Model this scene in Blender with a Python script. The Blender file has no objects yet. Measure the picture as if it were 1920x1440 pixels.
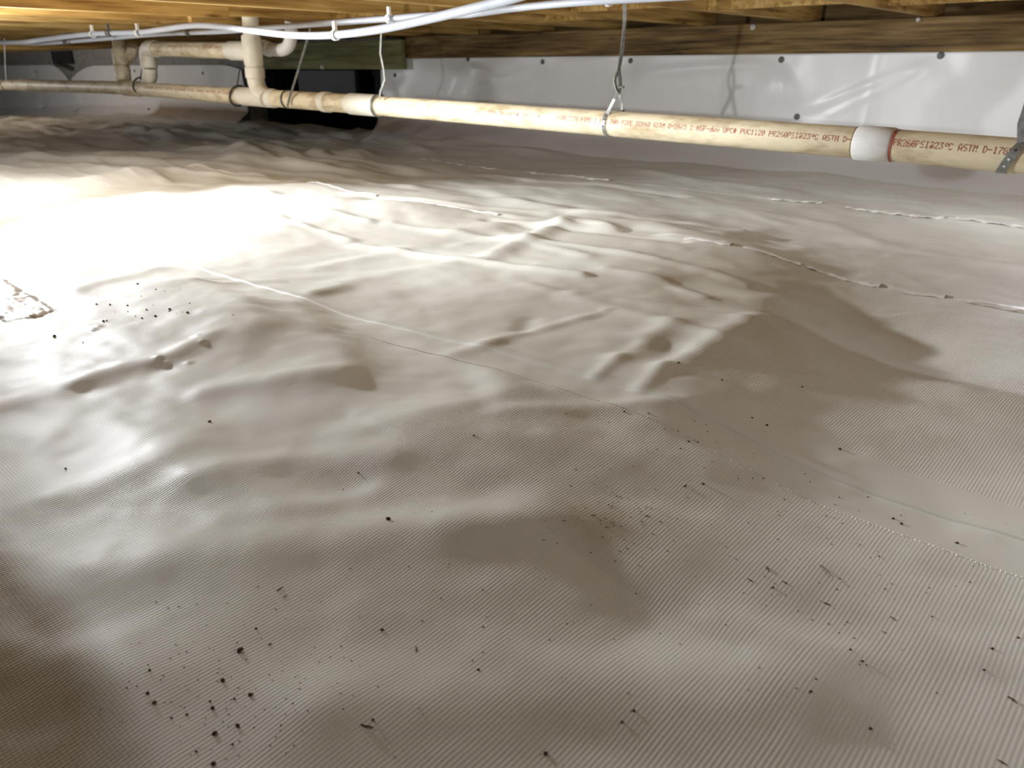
import bpy, bmesh, math, random
import numpy as np
from mathutils import Vector, Matrix

random.seed(7)
rng = np.random.default_rng(11)
SC = bpy.context.scene
COL = SC.collection

# ------------------------------------------------------------------ camera
F_PX, EYE, HORIZON = 1400.0, 0.55, 127.0
PITCH = math.atan((720 - HORIZON) / F_PX)
YAW = math.radians(42.14)
cam_d = bpy.data.cameras.new('camera')
cam = bpy.data.objects.new('camera', cam_d)
COL.objects.link(cam)
cam.location = (0, 0, EYE)
cam.rotation_euler = (math.pi / 2 - PITCH, 0, YAW)
cam_d.sensor_fit = 'HORIZONTAL'
cam_d.sensor_width = 36.0
cam_d.lens = F_PX / 1920 * 36
cam_d.clip_start = 0.02
cam_d.dof.use_dof = True
cam_d.dof.focus_distance = 1.15
cam_d.dof.aperture_fstop = 8.0
SC.camera = cam

# ------------------------------------------------------------------ world, exposure
w = bpy.data.worlds.new('world')
SC.world = w
w.use_nodes = True
w.node_tree.nodes['Background'].inputs[0].default_value = (0.5, 0.5, 0.55, 1)
w.node_tree.nodes['Background'].inputs[1].default_value = 0.006
SC.view_settings.view_transform = 'Standard'
SC.view_settings.look = 'None'
SC.view_settings.gamma = 1.0
SC.view_settings.use_curve_mapping = False
SC.view_settings.exposure = 0.5

# lamp positions (the lamps themselves are built further down)
LAMP_LEFT = dict(loc=(-4.1, 0.85, 0.65), watts=32.0, radius=0.055, color=(0.93, 0.965, 1.0), beam=420.0, aim=(-1.42, 2.02, 0.05), angle=76)
LAMP_TORCH = dict(loc=(-1.06, 0.205, 0.53), watts=84.0, color=(0.92, 0.96, 1.0), aim=(-2.7, 4.3, 0.52), angle=58, spill=2.0)
LAMP_RIGHT = dict(loc=(-0.38, 3.25, 0.60), watts=5.2, radius=0.010, color=(0.92, 0.95, 1.0))
LAMP_NEAR = dict(loc=(0.36, 1.12, 0.46), watts=4.2, radius=0.03, color=(0.93, 0.96, 1.0))
LAMP_FAR = dict(loc=(-10.3, 0.8, 0.68), watts=75.0, radius=0.05, color=(0.95, 0.97, 1.0))
FILL_BACK = dict(loc=(0.9, -1.6, 0.66), watts=2.5, radius=0.09, color=(1.0, 0.95, 0.88))  # added fill for the foreground, no known lamp stands here

# ------------------------------------------------------------------ pixel -> world helpers (design aid)
_R = np.array([math.cos(YAW), math.sin(YAW), 0.0])
_F0 = np.array([-math.sin(YAW), math.cos(YAW), 0.0])
_Z = np.array([0, 0, 1.0])
_F = _F0 * math.cos(PITCH) - _Z * math.sin(PITCH)
_U = _F0 * math.sin(PITCH) + _Z * math.cos(PITCH)
_C = np.array([0, 0, EYE])
def ray(x, y): return (x - 960) / F_PX * _R + (720 - y) / F_PX * _U + _F
def G(x, y, z=0.0):
    d = ray(x, y); return _C + d * (z - EYE) / d[2]
def atY(x, y, Y):
    d = ray(x, y); return _C + d * Y / d[1]
def atD(x, y, dep): return _C + ray(x, y) * dep

YW = 4.29        # inner face of the far foundation wall
ZJ = 0.775       # underside of the floor joists
JH = 0.184

# ------------------------------------------------------------------ materials
def new_mat(name):
    m = bpy.data.materials.new(name); m.use_nodes = True
    nt = m.node_tree
    return m, nt, nt.nodes['Principled BSDF']
def N(nt, t, **kw):
    n = nt.nodes.new(t)
    for k, v in kw.items(): setattr(n, k, v)
    return n
def L(nt, a, b): nt.links.new(a, b)
def ramp(nt, fac, stops):
    r = N(nt, 'ShaderNodeValToRGB')
    els = r.color_ramp.elements
    while len(els) < len(stops): els.new(0.5)
    for e, (p, c) in zip(els, stops):
        e.position = p; e.color = (c[0], c[1], c[2], 1)
    L(nt, fac, r.inputs[0]); return r
def math_n(nt, op, a, b=None):
    n = N(nt, 'ShaderNodeMath', operation=op)
    for i, v in enumerate((a, b)):
        if v is None: continue
        if isinstance(v, (int, float)): n.inputs[i].default_value = v
        else: L(nt, v, n.inputs[i])
    return n.outputs[0]
def noise_n(nt, vec, scale, detail=3, rough=0.55):
    n = N(nt, 'ShaderNodeTexNoise')
    n.inputs['Scale'].default_value = scale; n.inputs['Detail'].default_value = detail
    n.inputs['Roughness'].default_value = rough
    if vec is not None: L(nt, vec, n.inputs['Vector'])
    return n.outputs['Fac']
def geo_pos(nt, scale=(1, 1, 1)):
    g = N(nt, 'ShaderNodeNewGeometry')
    mp = N(nt, 'ShaderNodeMapping'); mp.inputs['Scale'].default_value = scale
    L(nt, g.outputs['Position'], mp.inputs['Vector'])
    return mp.outputs[0]
def bump(nt, b, h, strength, dist):
    n = N(nt, 'ShaderNodeBump')
    n.inputs['Strength'].default_value = strength; n.inputs['Distance'].default_value = dist
    L(nt, h, n.inputs['Height']); L(nt, n.outputs[0], b.inputs['Normal'])
    return n

def plain(name, c, rough=0.5, metal=0.0, var=0.12, scale=30.0, spec=0.5, bmp=0.0):
    m, nt, b = new_mat(name)
    p = geo_pos(nt)
    f = noise_n(nt, p, scale, 4)
    lo = [x * (1 - var) for x in c]; hi = [min(1, x * (1 + var)) for x in c]
    r = ramp(nt, f, [(0.3, lo), (0.7, hi)])
    L(nt, r.outputs[0], b.inputs['Base Color'])
    b.inputs['Roughness'].default_value = rough; b.inputs['Metallic'].default_value = metal
    b.inputs['Specular IOR Level'].default_value = spec
    if bmp: bump(nt, b, f, 0.6, bmp)
    return m

def wood(name, dark, mid, light, grain='y', rough=0.7, knots=True):
    m, nt, b = new_mat(name)
    sc = {'y': (30, 1.6, 30), 'x': (1.6, 30, 30), 'z': (30, 30, 1.6)}[grain]
    p = geo_pos(nt, sc)
    f = noise_n(nt, p, 1.6, 6, 0.62)
    p2 = geo_pos(nt, {'y': (5, 1.0, 5), 'x': (1.0, 5, 5), 'z': (5, 5, 1.0)}[grain])
    g = noise_n(nt, p2, 1.3, 3)
    s = math_n(nt, 'ADD', math_n(nt, 'MULTIPLY', f, 0.6), math_n(nt, 'MULTIPLY', g, 0.4))
    r = ramp(nt, s, [(0.37, dark), (0.5, mid), (0.62, light)])
    col = r.outputs[0]
    if knots:
        v = N(nt, 'ShaderNodeTexVoronoi'); v.inputs['Scale'].default_value = 1.0
        pk = geo_pos(nt, {'y': (9, 3.0, 9), 'x': (3.0, 9, 9), 'z': (9, 9, 3)}[grain])
        L(nt, pk, v.inputs['Vector'])
        k = ramp(nt, v.outputs['Distance'], [(0.04, (0.25, 0.2, 0.15)), (0.16, (1, 1, 1))])
        mx = N(nt, 'ShaderNodeMix', data_type='RGBA', blend_type='MULTIPLY'); mx.inputs['Factor'].default_value = 0.8
        L(nt, col, mx.inputs['A']); L(nt, k.outputs[0], mx.inputs['B']); col = mx.outputs['Result']
    L(nt, col, b.inputs['Base Color'])
    b.inputs['Roughness'].default_value = rough
    b.inputs['Specular IOR Level'].default_value = 0.25
    bump(nt, b, f, 0.5, 0.003)
    return m

def pvc(name, c, stain, amount):
    m, nt, b = new_mat(name)
    p = geo_pos(nt, (3.0, 8, 8))
    f = noise_n(nt, p, 2.2, 5, 0.6)
    p2 = geo_pos(nt, (1.0, 3, 3))
    f2 = noise_n(nt, p2, 9, 6, 0.7)
    a = ramp(nt, f, [(0.62 - amount, (0, 0, 0)), (0.86 - amount * 0.6, (1, 1, 1))])
    cv = ramp(nt, f2, [(0.3, [x * 0.86 for x in c]), (0.65, c)])
    mx = N(nt, 'ShaderNodeMix', data_type='RGBA')
    L(nt, a.outputs[0], mx.inputs['Factor']); L(nt, cv.outputs[0], mx.inputs['A'])
    mx.inputs['B'].default_value = (*stain, 1)
    L(nt, mx.outputs['Result'], b.inputs['Base Color'])
    b.inputs['Roughness'].default_value = 0.52
    return m

def liner_mat(name, bands):
    """white reinforced polyethylene: fine ribs along y, smooth in the selvage bands given as (y0, y1)"""
    m, nt, b = new_mat(name)
    g = N(nt, 'ShaderNodeNewGeometry')
    sep = N(nt, 'ShaderNodeSeparateXYZ'); L(nt, g.outputs['Position'], sep.inputs[0])
    X, Y = sep.outputs[0], sep.outputs[1]
    wob = noise_n(nt, g.outputs['Position'], 3.0, 2)
    ph = math_n(nt, 'ADD', math_n(nt, 'MULTIPLY', X, 2 * math.pi / 0.0046), math_n(nt, 'MULTIPLY', wob, 14.0))
    rib = math_n(nt, 'SINE', ph)
    amp = noise_n(nt, geo_pos(nt, (70, 7, 7)), 1.0, 3)
    rib = math_n(nt, 'MULTIPLY', rib, math_n(nt, 'MULTIPLY', amp, 1.5))
    cross = math_n(nt, 'SINE', math_n(nt, 'MULTIPLY', Y, 2 * math.pi / 0.0042))
    hgt = math_n(nt, 'ADD', rib, math_n(nt, 'MULTIPLY', cross, 0.22))
    fine = noise_n(nt, g.outputs['Position'], 260.0, 2)
    mask = None
    for (y0, y1) in bands:
        inside = math_n(nt, 'MULTIPLY', math_n(nt, 'GREATER_THAN', Y, y0), math_n(nt, 'LESS_THAN', Y, y1))
        mask = inside if mask is None else math_n(nt, 'MAXIMUM', mask, inside)
    if mask is not None:
        hgt = math_n(nt, 'MULTIPLY', hgt, math_n(nt, 'SUBTRACT', 1.0, mask))
    hgt = math_n(nt, 'ADD', hgt, math_n(nt, 'MULTIPLY', fine, 0.25))
    bump(nt, b, hgt, 0.27, 0.0006)
    blot = noise_n(nt, g.outputs['Position'], 2.4, 4)
    r = ramp(nt, blot, [(0.3, (0.71, 0.70, 0.64)), (0.7, (0.79, 0.787, 0.735))])
    at = N(nt, 'ShaderNodeAttribute'); at.attribute_name = 'dirt'
    mx = N(nt, 'ShaderNodeMix', data_type='RGBA')
    grit = noise_n(nt, g.outputs['Position'], 55.0, 5, 0.7)
    L(nt, math_n(nt, 'MULTIPLY', at.outputs['Fac'], math_n(nt, 'MULTIPLY', grit, 1.3)), mx.inputs['Factor'])
    L(nt, r.outputs[0], mx.inputs['A']); mx.inputs['B'].default_value = (0.30, 0.21, 0.11, 1)
    L(nt, mx.outputs['Result'], b.inputs['Base Color'])
    rr = math_n(nt, 'ADD', 0.40, math_n(nt, 'MULTIPLY', blot, 0.16))
    L(nt, rr, b.inputs['Roughness'])
    b.inputs['Specular IOR Level'].default_value = 0.32
    return m

M = {}
M['joist'] = wood('yellow_pine', (0.20, 0.10, 0.025), (0.44, 0.275, 0.085), (0.62, 0.42, 0.16), 'y')
M['beam'] = wood('weathered_beam_wood', (0.035, 0.022, 0.008), (0.155, 0.095, 0.035), (0.28, 0.185, 0.075), 'x')
M['treated'] = wood('green_treated_wood', (0.12, 0.115, 0.045), (0.24, 0.235, 0.10), (0.31, 0.30, 0.14), 'x', knots=True)
M['subfloor'] = wood('subfloor_wood', (0.16, 0.08, 0.025), (0.34, 0.2, 0.06), (0.5, 0.31, 0.11), 'x')
M['concrete'] = plain('grey_concrete', (0.26, 0.25, 0.23), 0.9, var=0.25, scale=14, bmp=0.003)
M['recess_shade'] = plain('shade_black_concrete', (0.010, 0.012, 0.014), 0.8, var=0.4, scale=9)  # near-black colour stands in for the shade inside the wall opening
M['soil'] = plain('brown_soil', (0.13, 0.09, 0.055), 0.95, var=0.4, scale=20)
M['wall_liner'] = plain('white_wall_plastic', (0.80, 0.80, 0.80), 0.34, var=0.03, scale=4)
M['tape'] = plain('clear_crinkled_tape', (0.80, 0.78, 0.74), 0.38, var=0.08, scale=60, spec=0.8)
M['pvc_old'] = pvc('cream_pvc', (0.80, 0.70, 0.49), (0.27, 0.15, 0.04), 0.15)
M['pvc_fit'] = pvc('cream_white_pvc', (0.80, 0.76, 0.64), (0.42, 0.30, 0.14), 0.03)
M['pvc_white'] = pvc('clean_white_pvc', (0.86, 0.86, 0.84), (0.7, 0.66, 0.55), -0.08)
M['primer'] = plain('purple_red_primer', (0.45, 0.10, 0.07), 0.5)
M['print'] = plain('red_print', (0.36, 0.085, 0.06), 0.6)
M['glue'] = plain('brown_glue_stain', (0.25, 0.15, 0.04), 0.5)
M['steel'] = plain('galvanised_steel', (0.33, 0.34, 0.34), 0.45, metal=0.75, var=0.25, scale=80)
M['dark_steel'] = plain('dull_dark_steel', (0.14, 0.13, 0.11), 0.55, metal=0.6, var=0.35, scale=60)
M['rust_wire'] = plain('black_wire', (0.03, 0.03, 0.03), 0.5)
M['hole'] = plain('strap_hole', (0.02, 0.02, 0.02), 0.9)
M['pex'] = plain('white_pex', (0.37, 0.39, 0.43), 0.42, var=0.06, scale=12)
M['clip'] = plain('pale_plastic_clip', (0.70, 0.66, 0.60), 0.5)
M['pin'] = plain('dark_grey_pin', (0.10, 0.105, 0.10), 0.5)
M['pin_white'] = plain('white_pin', (0.8, 0.8, 0.78), 0.5)
M['bolt'] = plain('bolt_steel', (0.5, 0.45, 0.42), 0.5, metal=0.3)
M['crumb'] = plain('brown_dirt', (0.055, 0.035, 0.02), 0.9, var=0.4, scale=300)
M['twig'] = plain('brown_twig', (0.10, 0.07, 0.045), 0.85, var=0.4, scale=300)
M['lamp_body'] = plain('yellow_lamp_plastic', (0.7, 0.5, 0.05), 0.5)
M['lamp_black'] = plain('black_lamp_plastic', (0.03, 0.03, 0.03), 0.5)
M['ringspeck'] = plain('black_seed', (0.05, 0.028, 0.012), 0.45)

def emitter(name, c, s):
    m, nt, b = new_mat(name)
    f = noise_n(nt, geo_pos(nt), 5)
    b.inputs['Base Color'].default_value = (0.9, 0.9, 0.9, 1)
    b.inputs['Emission Color'].default_value = (*c, 1)
    b.inputs['Emission Strength'].default_value = s
    return m
M['glow'] = emitter('lit_bulb', (1, 0.97, 0.92), 8)

# ------------------------------------------------------------------ object helpers
def link_mesh(name, verts, faces, mat, parent=None, smooth=False, mats=None, fmat=None):
    me = bpy.data.meshes.new(name)
    me.from_pydata([tuple(map(float, v)) for v in verts], [], faces)
    me.materials.append(mat)
    if smooth: me.polygons.foreach_set('use_smooth', [True] * len(me.polygons))
    me.update()
    o = bpy.data.objects.new(name, me)
    COL.objects.link(o)
    if parent is not None: attach(o, parent)
    return o
def attach(o, parent):
    o.parent = parent
    o.matrix_parent_inverse = Matrix.Translation(-parent.location) if parent.type == 'EMPTY' else Matrix.Identity(4)
def tag(o, label=None, cat=None, group=None, kind=None):
    if label: o['label'] = label
    if cat: o['category'] = cat
    if group: o['group'] = group
    if kind: o['kind'] = kind
    return o
def empty(name, loc, label, cat, group=None):
    o = bpy.data.objects.new(name, None)
    o.empty_display_size = 0.05
    o.location = tuple(map(float, loc)); COL.objects.link(o)
    return tag(o, label, cat, group)

class MB:
    def __init__(s): s.v = []; s.f = []
    def add(s, verts, faces):
        k = len(s.v); s.v += [tuple(map(float, v)) for v in verts]; s.f += [tuple(i + k for i in f) for f in faces]
    def box(s, lo, hi, bev=0.0):
        x0, y0, z0 = lo; x1, y1, z1 = hi
        if bev <= 0:
            v = [(x0,y0,z0),(x1,y0,z0),(x1,y1,z0),(x0,y1,z0),(x0,y0,z1),(x1,y0,z1),(x1,y1,z1),(x0,y1,z1)]
            s.add(v, [(0,3,2,1),(4,5,6,7),(0,1,5,4),(1,2,6,5),(2,3,7,6),(3,0,4,7)]); return
        bm = bmesh.new(); bmesh.ops.create_cube(bm, size=1.0)
        for q in bm.verts:
            q.co = Vector(((x0+x1)/2 + q.co.x*(x1-x0), (y0+y1)/2 + q.co.y*(y1-y0), (z0+z1)/2 + q.co.z*(z1-z0)))
        bmesh.ops.bevel(bm, geom=list(bm.edges), offset=bev, segments=2, affect='EDGES', profile=0.6)
        bm.verts.index_update()
        s.add([tuple(q.co) for q in bm.verts], [tuple(q.index for q in f.verts) for f in bm.faces]); bm.free()
    def tube(s, pts, rad, n=20, caps=True):
        P = [np.array(p, float) for p in pts]
        if not hasattr(rad, '__len__'): rad = [rad] * len(P)
        T = []
        for i in range(len(P)):
            t = P[min(i+1, len(P)-1)] - P[max(i-1, 0)]
            if np.linalg.norm(t) < 1e-9: t = np.array([0, 0, 1.0])
            T.append(t / np.linalg.norm(t))
        up = np.array([0, 0, 1.0]) if abs(T[0][2]) < 0.9 else np.array([0, 1.0, 0])
        a = np.cross(T[0], up); a /= np.linalg.norm(a)
        V = []; Fc = []
        for i, p in enumerate(P):
            a = a - T[i] * (a @ T[i]); a /= np.linalg.norm(a)
            b = np.cross(T[i], a)
            for k in range(n):
                th = 2 * math.pi * k / n
                V.append(p + rad[i] * (a * math.cos(th) + b * math.sin(th)))
        for i in range(len(P) - 1):
            for k in range(n):
                k2 = (k + 1) % n
                Fc.append((i*n+k, i*n+k2, (i+1)*n+k2, (i+1)*n+k))
        if caps:
            Fc.append(tuple(range(n-1, -1, -1))); Fc.append(tuple((len(P)-1)*n + k for k in range(n)))
        s.add(V, Fc)
    def ribbon(s, pts, widths, nrm, th):
        """flat strap along pts, width direction nrm(i) (unit), thickness th"""
        P = [np.array(p, float) for p in pts]; V = []; Fc = []
        for i, p in enumerate(P):
            t = P[min(i+1, len(P)-1)] - P[max(i-1, 0)]; t /= max(1e-9, np.linalg.norm(t))
            wd = np.array(nrm[i] if isinstance(nrm, list) else nrm, float); wd = wd - t * (wd @ t); wd /= np.linalg.norm(wd)
            d = np.cross(t, wd); h = (widths[i] if hasattr(widths, '__len__') else widths) / 2
            V += [p - wd*h - d*th/2, p + wd*h - d*th/2, p + wd*h + d*th/2, p - wd*h + d*th/2]
        for i in range(len(P) - 1):
            for k in range(4):
                Fc.append((i*4+k, i*4+(k+1) % 4, (i+1)*4+(k+1) % 4, (i+1)*4+k))
        Fc.append((3, 2, 1, 0)); q = (len(P)-1)*4; Fc.append((q, q+1, q+2, q+3))
        s.add(V, Fc)
    def build(s, name, mat, parent=None, smooth=False):
        o = link_mesh(name, s.v, s.f, mat, parent, smooth)
        if smooth:
            md = o.modifiers.new('auto_edges', 'EDGE_SPLIT'); md.split_angle = math.radians(40)
        return o
def spline(pts, n=12):
    P = [np.array(p, float) for p in pts]; P = [2*P[0]-P[1]] + P + [2*P[-1]-P[-2]]; out = []
    for i in range(1, len(P) - 2):
        for k in range(n):
            t = k / n
            a, b, c, d = P[i-1], P[i], P[i+1], P[i+2]
            out.append(0.5*((2*b) + (-a+c)*t + (2*a-5*b+4*c-d)*t*t + (-a+3*b-3*c+d)*t**3))
    out.append(P[-2]); return out

# ------------------------------------------------------------------ value noise
_H = rng.random((256, 256))
def vnoise(x, y):
    xi = np.floor(x).astype(int); yi = np.floor(y).astype(int)
    fx = x - xi; fy = y - yi
    fx = fx*fx*fx*(fx*(fx*6-15)+10); fy = fy*fy*fy*(fy*(fy*6-15)+10)
    a = _H[xi % 256, yi % 256]; b = _H[(xi+1) % 256, yi % 256]; c = _H[xi % 256, (yi+1) % 256]; d = _H[(xi+1) % 256, (yi+1) % 256]
    return (a*(1-fx)+b*fx)*(1-fy) + (c*(1-fx)+d*fx)*fy - 0.5
def fbm(x, y, o=4, g=0.5):
    s = 0; a = 1
    for i in range(o):
        s = s + a * vnoise(x * 2**i + 17.3*i, y * 2**i + 5.1*i); a *= g
    return s
def ridged(x, y, o=3):
    s = 0; a = 1
    for i in range(o):
        s = s + a * (1 - np.abs(2 * vnoise(x * 2**i + 31.7*i, y * 2**i + 9.4*i)) * 2); a *= 0.5
    return s

# ------------------------------------------------------------------ floor relief
SEAM_A, SEAM_B, SEAM_C = 1.003, 2.13, 3.32
FEAT = []       # (kind, world polyline, height, width, extra)
def W(pts): return [G(*p)[:2] for p in pts]
def ridge(pts, h, w, sharp=False, cut=None): FEAT.append(('r', W(pts), h, w, sharp, cut))
def scarp(pts, h, wl, wr): FEAT.append(('s', W(pts), h, wl, wr))
def dome(p, h, rx, ry, ang=0.0): FEAT.append(('d', G(*p)[:2], h, rx, ry, math.radians(ang)))

def seg_dist(x, y, poly):
    best = np.full(x.shape, 1e9)
    for (a, b) in zip(poly[:-1], poly[1:]):
        d = b - a; l2 = max(d @ d, 1e-9)
        t = np.clip(((x - a[0])*d[0] + (y - a[1])*d[1]) / l2, 0, 1)
        best = np.minimum(best, (x - a[0] - t*d[0])**2 + (y - a[1] - t*d[1])**2)
    return np.sqrt(best)

# big forms
scarp([(1190, 790), (1300, 705), (1400, 635), (1440, 575), (1370, 500), (1240, 448)], 0.050, 0.50, 0.22)
scarp([(355, 540), (430, 578), (478, 630)], 0.026, 0.19, 0.065)
scarp([(545, 590), (605, 645), (640, 712)], 0.024, 0.17, 0.065)
dome((700, 400), 0.05, 0.45, 0.20, 20)
dome((560, 360), 0.035, 0.30, 0.20, 30)
dome((1480, 440), -0.012, 0.5, 0.3)
dome((1600, 600), -0.050, 0.34, 0.22, -10)
dome((1850, 760), 0.012, 0.14, 0.14)
dome((780, 830), 0.014, 0.16, 0.10)
dome((930, 745), 0.010, 0.10, 0.03, -12)
dome((300, 820), 0.010, 0.14, 0.07)
dome((640, 930), -0.010, 0.12, 0.05, 0)
dome((1200, 1170), -0.010, 0.07, 0.05, 0)
dome((1450, 1260), 0.008, 0.10, 0.06, 0)
dome((1100, 830), -0.008, 0.10, 0.05, 0)
dome((1240, 690), -0.005, 0.07, 0.05, 40)
dome((300, 470), -0.020, 0.40, 0.22, 0)
dome((1265, 560), -0.006, 0.08, 0.06, 0)
dome((1315, 600), -0.006, 0.08, 0.06, 0)
dome((1430, 580), 0.012, 0.07, 0.06, 0)
dome((1225, 545), 0.008, 0.07, 0.07, 0)
dome((1000, 440), -0.012, 0.09, 0.06, 0)
# creases and ridges
ridge([(1052, 436), (1000, 462), (920, 490)], 0.016, 0.045)
ridge([(1240, 735), (1200, 776)], 0.005, 0.018)
ridge([(1420, 622), (1330, 690), (1240, 735)], 0.008, 0.035)
ridge([(1160, 712), (1118, 748)], 0.004, 0.016)
ridge([(1260, 645), (1160, 712)], 0.007, 0.032)
ridge([(600, 545), (720, 520), (850, 500)], 0.006, 0.05)
ridge([(690, 378), (610, 415), (500, 440)], 0.008, 0.08)
ridge([(200, 1070), (500, 1035), (800, 1015), (1000, 995)], 0.011, 0.055)
ridge([(360, 905), (540, 872), (730, 880)], 0.009, 0.040)
ridge([(640, 1340), (1100, 1290), (1500, 1290)], 0.007, 0.055)
ridge([(100, 930), (240, 890), (330, 850)], 0.005, 0.04)
ridge([(650, 800), (800, 885), (950, 970), (1160, 1092), (1380, 1220)], -0.0045, 0.030, True)
ridge([(1110, 620), (980, 652), (915, 676)], 0.0042, 0.021)
ridge([(1235, 726), (1262, 705)], -0.0063, 0.032)
ridge([(1160, 705), (1185, 685)], -0.0049, 0.024)
ridge([(980, 645), (995, 620)], -0.0049, 0.024)
ridge([(150, 717), (230, 690), (310, 680), (392, 652)], 0.0072, 0.032)
ridge([(160, 735), (300, 700), (380, 680)], -0.0027, 0.036)
ridge([(385, 742), (450, 735), (640, 727)], 0.0066, 0.032)
ridge([(395, 770), (520, 765)], -0.0027, 0.043)
ridge([(140, 545), (290, 500)], 0.0072, 0.043)
ridge([(600, 500), (760, 470), (860, 465)], 0.0072, 0.051)
ridge([(590, 555), (640, 545)], 0.0072, 0.029)
ridge([(660, 400), (705, 380)], -0.0127, 0.091)
ridge([(540, 372), (560, 362)], -0.0127, 0.104)
ridge([(280, 352), (330, 344)], -0.0195, 0.156)
ridge([(310, 350), (250, 400), (190, 440)], 0.0130, 0.130)
ridge([(560, 360), (420, 400), (300, 410)], 0.0130, 0.104)
ridge([(840, 460), (900, 450), (960, 440)], -0.0098, 0.078)
ridge([(860, 440), (960, 430), (1050, 435)], 0.0104, 0.065)
ridge([(1180, 455), (1215, 462)], -0.0158, 0.065)
ridge([(1220, 425), (1260, 430)], -0.0088, 0.078)
ridge([(1350, 460), (1430, 430)], 0.0072, 0.051)
ridge([(1480, 480), (1510, 470)], 0.0060, 0.043)
ridge([(900, 380), (1000, 400), (1040, 425)], -0.0078, 0.091)
ridge([(850, 690), (920, 672)], 0.0036, 0.029)
ridge([(1330, 400), (1550, 390)], 0.0091, 0.078)
ridge([(0, 760), (140, 720)], 0.0036, 0.043)
ridge([(1000, 1080), (1300, 1060)], 0.0024, 0.058)
ridge([(1780, 690), (1920, 720)], -0.0036, 0.043)
ridge([(1560, 850), (1780, 880)], -0.0018, 0.043)
ridge([(1815, 1000), (1850, 1012)], 0.0024, 0.015)
for (a, b) in ((372, 650), (385, 662), (300, 683), (175, 620), (185, 615), (313, 690), (355, 690)):
    dome((a, b), 0.0035, 0.008, 0.007)
dome((1134, 612), 0.004, 0.012, 0.012)

# random long wrinkles, running every way, in the sheets beyond the first seam
def rand_wrinkles(n, x0, x1, y0, y1, hmax, wmin, wmax, lmin, lmax, angs):
    r = np.random.default_rng(n + 5)
    for _ in range(n):
        p = np.array([r.uniform(x0, x1), r.uniform(y0, y1)]); a = math.radians(r.uniform(*angs)); l = r.uniform(lmin, lmax)
        d = np.array([math.cos(a), math.sin(a)]) * l / 2; nrm = np.array([-d[1], d[0]]) * r.uniform(-0.25, 0.25)
        FEAT.append(('r', [p - d, p + nrm, p + d], r.uniform(0.35, 1) * hmax * r.choice([1, 1, 1, -0.8]), r.uniform(wmin, wmax), False, None))
rand_wrinkles(40, -4.5, -0.8, 1.2, 3.2, 0.012, 0.02, 0.05, 0.3, 1.1, (-12, 16))
rand_wrinkles(60, -11, -3.2, 1.2, 4.1, 0.026, 0.05, 0.12, 0.4, 1.8, (-70, 70))
rand_wrinkles(30, -8.5, -4.0, 2.6, 4.2, 0.035, 0.05, 0.09, 0.3, 1.0, (-80, 80))
rand_wrinkles(16, -3.6, 0.4, 2.4, 4.0, 0.008, 0.03, 0.07, 0.4, 1.2, (-25, 25))
rand_wrinkles(26, -2.6, 0.3, 0.1, 1.0, 0.004, 0.015, 0.04, 0.1, 0.5, (-20, 60))

def relief(x, y):
    x = np.asarray(x, float); y = np.asarray(y, float)
    far = np.clip((-x - 2.8) / 2.5, 0, 1)
    z = 0.022 * fbm(x * 0.9 + 3.1, y * 1.2, 3) * (0.5 + far) + 0.008 * fbm(x * 4 + 8, y * 5, 3) + 0.0018 * fbm(x * 16, y * 19, 2)
    z = z + far * 0.018 * (ridged(x * 1.3, y * 2.0, 3) - 0.4)
    z = z - 0.036 * np.clip(-x - 10, 0, 8)
    for f in FEAT:
        if f[0] == 's':
            # one-sided swell: long slope on the -x side, short drop on the +x side of its crest
            _, poly, h, wl, wr = f
            best = np.full(x.shape, 1e9); side = np.ones(x.shape)
            for (a, b) in zip(poly[:-1], poly[1:]):
                d = b - a; l2 = max(d @ d, 1e-9)
                t = np.clip(((x - a[0])*d[0] + (y - a[1])*d[1]) / l2, 0, 1)
                ex = x - a[0] - t*d[0]; ey = y - a[1] - t*d[1]; q = ex*ex + ey*ey
                m = q < best; best = np.where(m, q, best)
                nx_, ny_ = d[1], -d[0]
                if nx_ < 0: nx_, ny_ = -nx_, -ny_
                ln = math.hypot(nx_, ny_); sd_ = (ex*nx_ + ey*ny_) / ln / np.sqrt(q + 1e-9)
                side = np.where(m, sd_, side)
            wd = wl + (wr - wl) * (0.5 + 0.5 * np.clip(side, -1, 1))
            z = z + h * np.exp(-best / wd**2)
        elif f[0] == 'd':
            _, c, h, rx, ry, an = f
            dx, dy = x - c[0], y - c[1]
            u = (dx*math.cos(an) + dy*math.sin(an)) / rx; v = (-dx*math.sin(an) + dy*math.cos(an)) / ry
            r2 = u*u + v*v
            z = z + h * np.exp(-r2)
        else:
            _, poly, h, wd, sharp, cut = f
            pl = np.array(poly); pad = wd * 4
            m = (x > pl[:, 0].min()-pad) & (x < pl[:, 0].max()+pad) & (y > pl[:, 1].min()-pad) & (y < pl[:, 1].max()+pad)
            if not m.any(): continue
            d = seg_dist(x[m], y[m], [np.array(q) for q in poly])
            e = np.exp(-d/wd) if sharp else np.exp(-(d/wd)**2)
            z = z.copy(); z[m] += h * e
    # gentle rise to the foundation wall
    z = z + 0.05 * np.clip((y - 3.75) / 0.54, 0, 1)**2
    return z
def floor_z(x, y):
    z = float(relief(np.array([x]), np.array([y]))[0])
    if y > SEAM_A: z += 0.0025
    return z

def axis_steps(lo, hi, c, s0, k):
    out = [c]; x = c
    while x < hi: x += s0 * (1 + k * abs(x - c)); out.append(x)
    x = c
    while x > lo: x -= s0 * (1 + k * abs(x - c)); out.insert(0, x)
    out = np.array(out); return np.clip(out, lo, hi)

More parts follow.
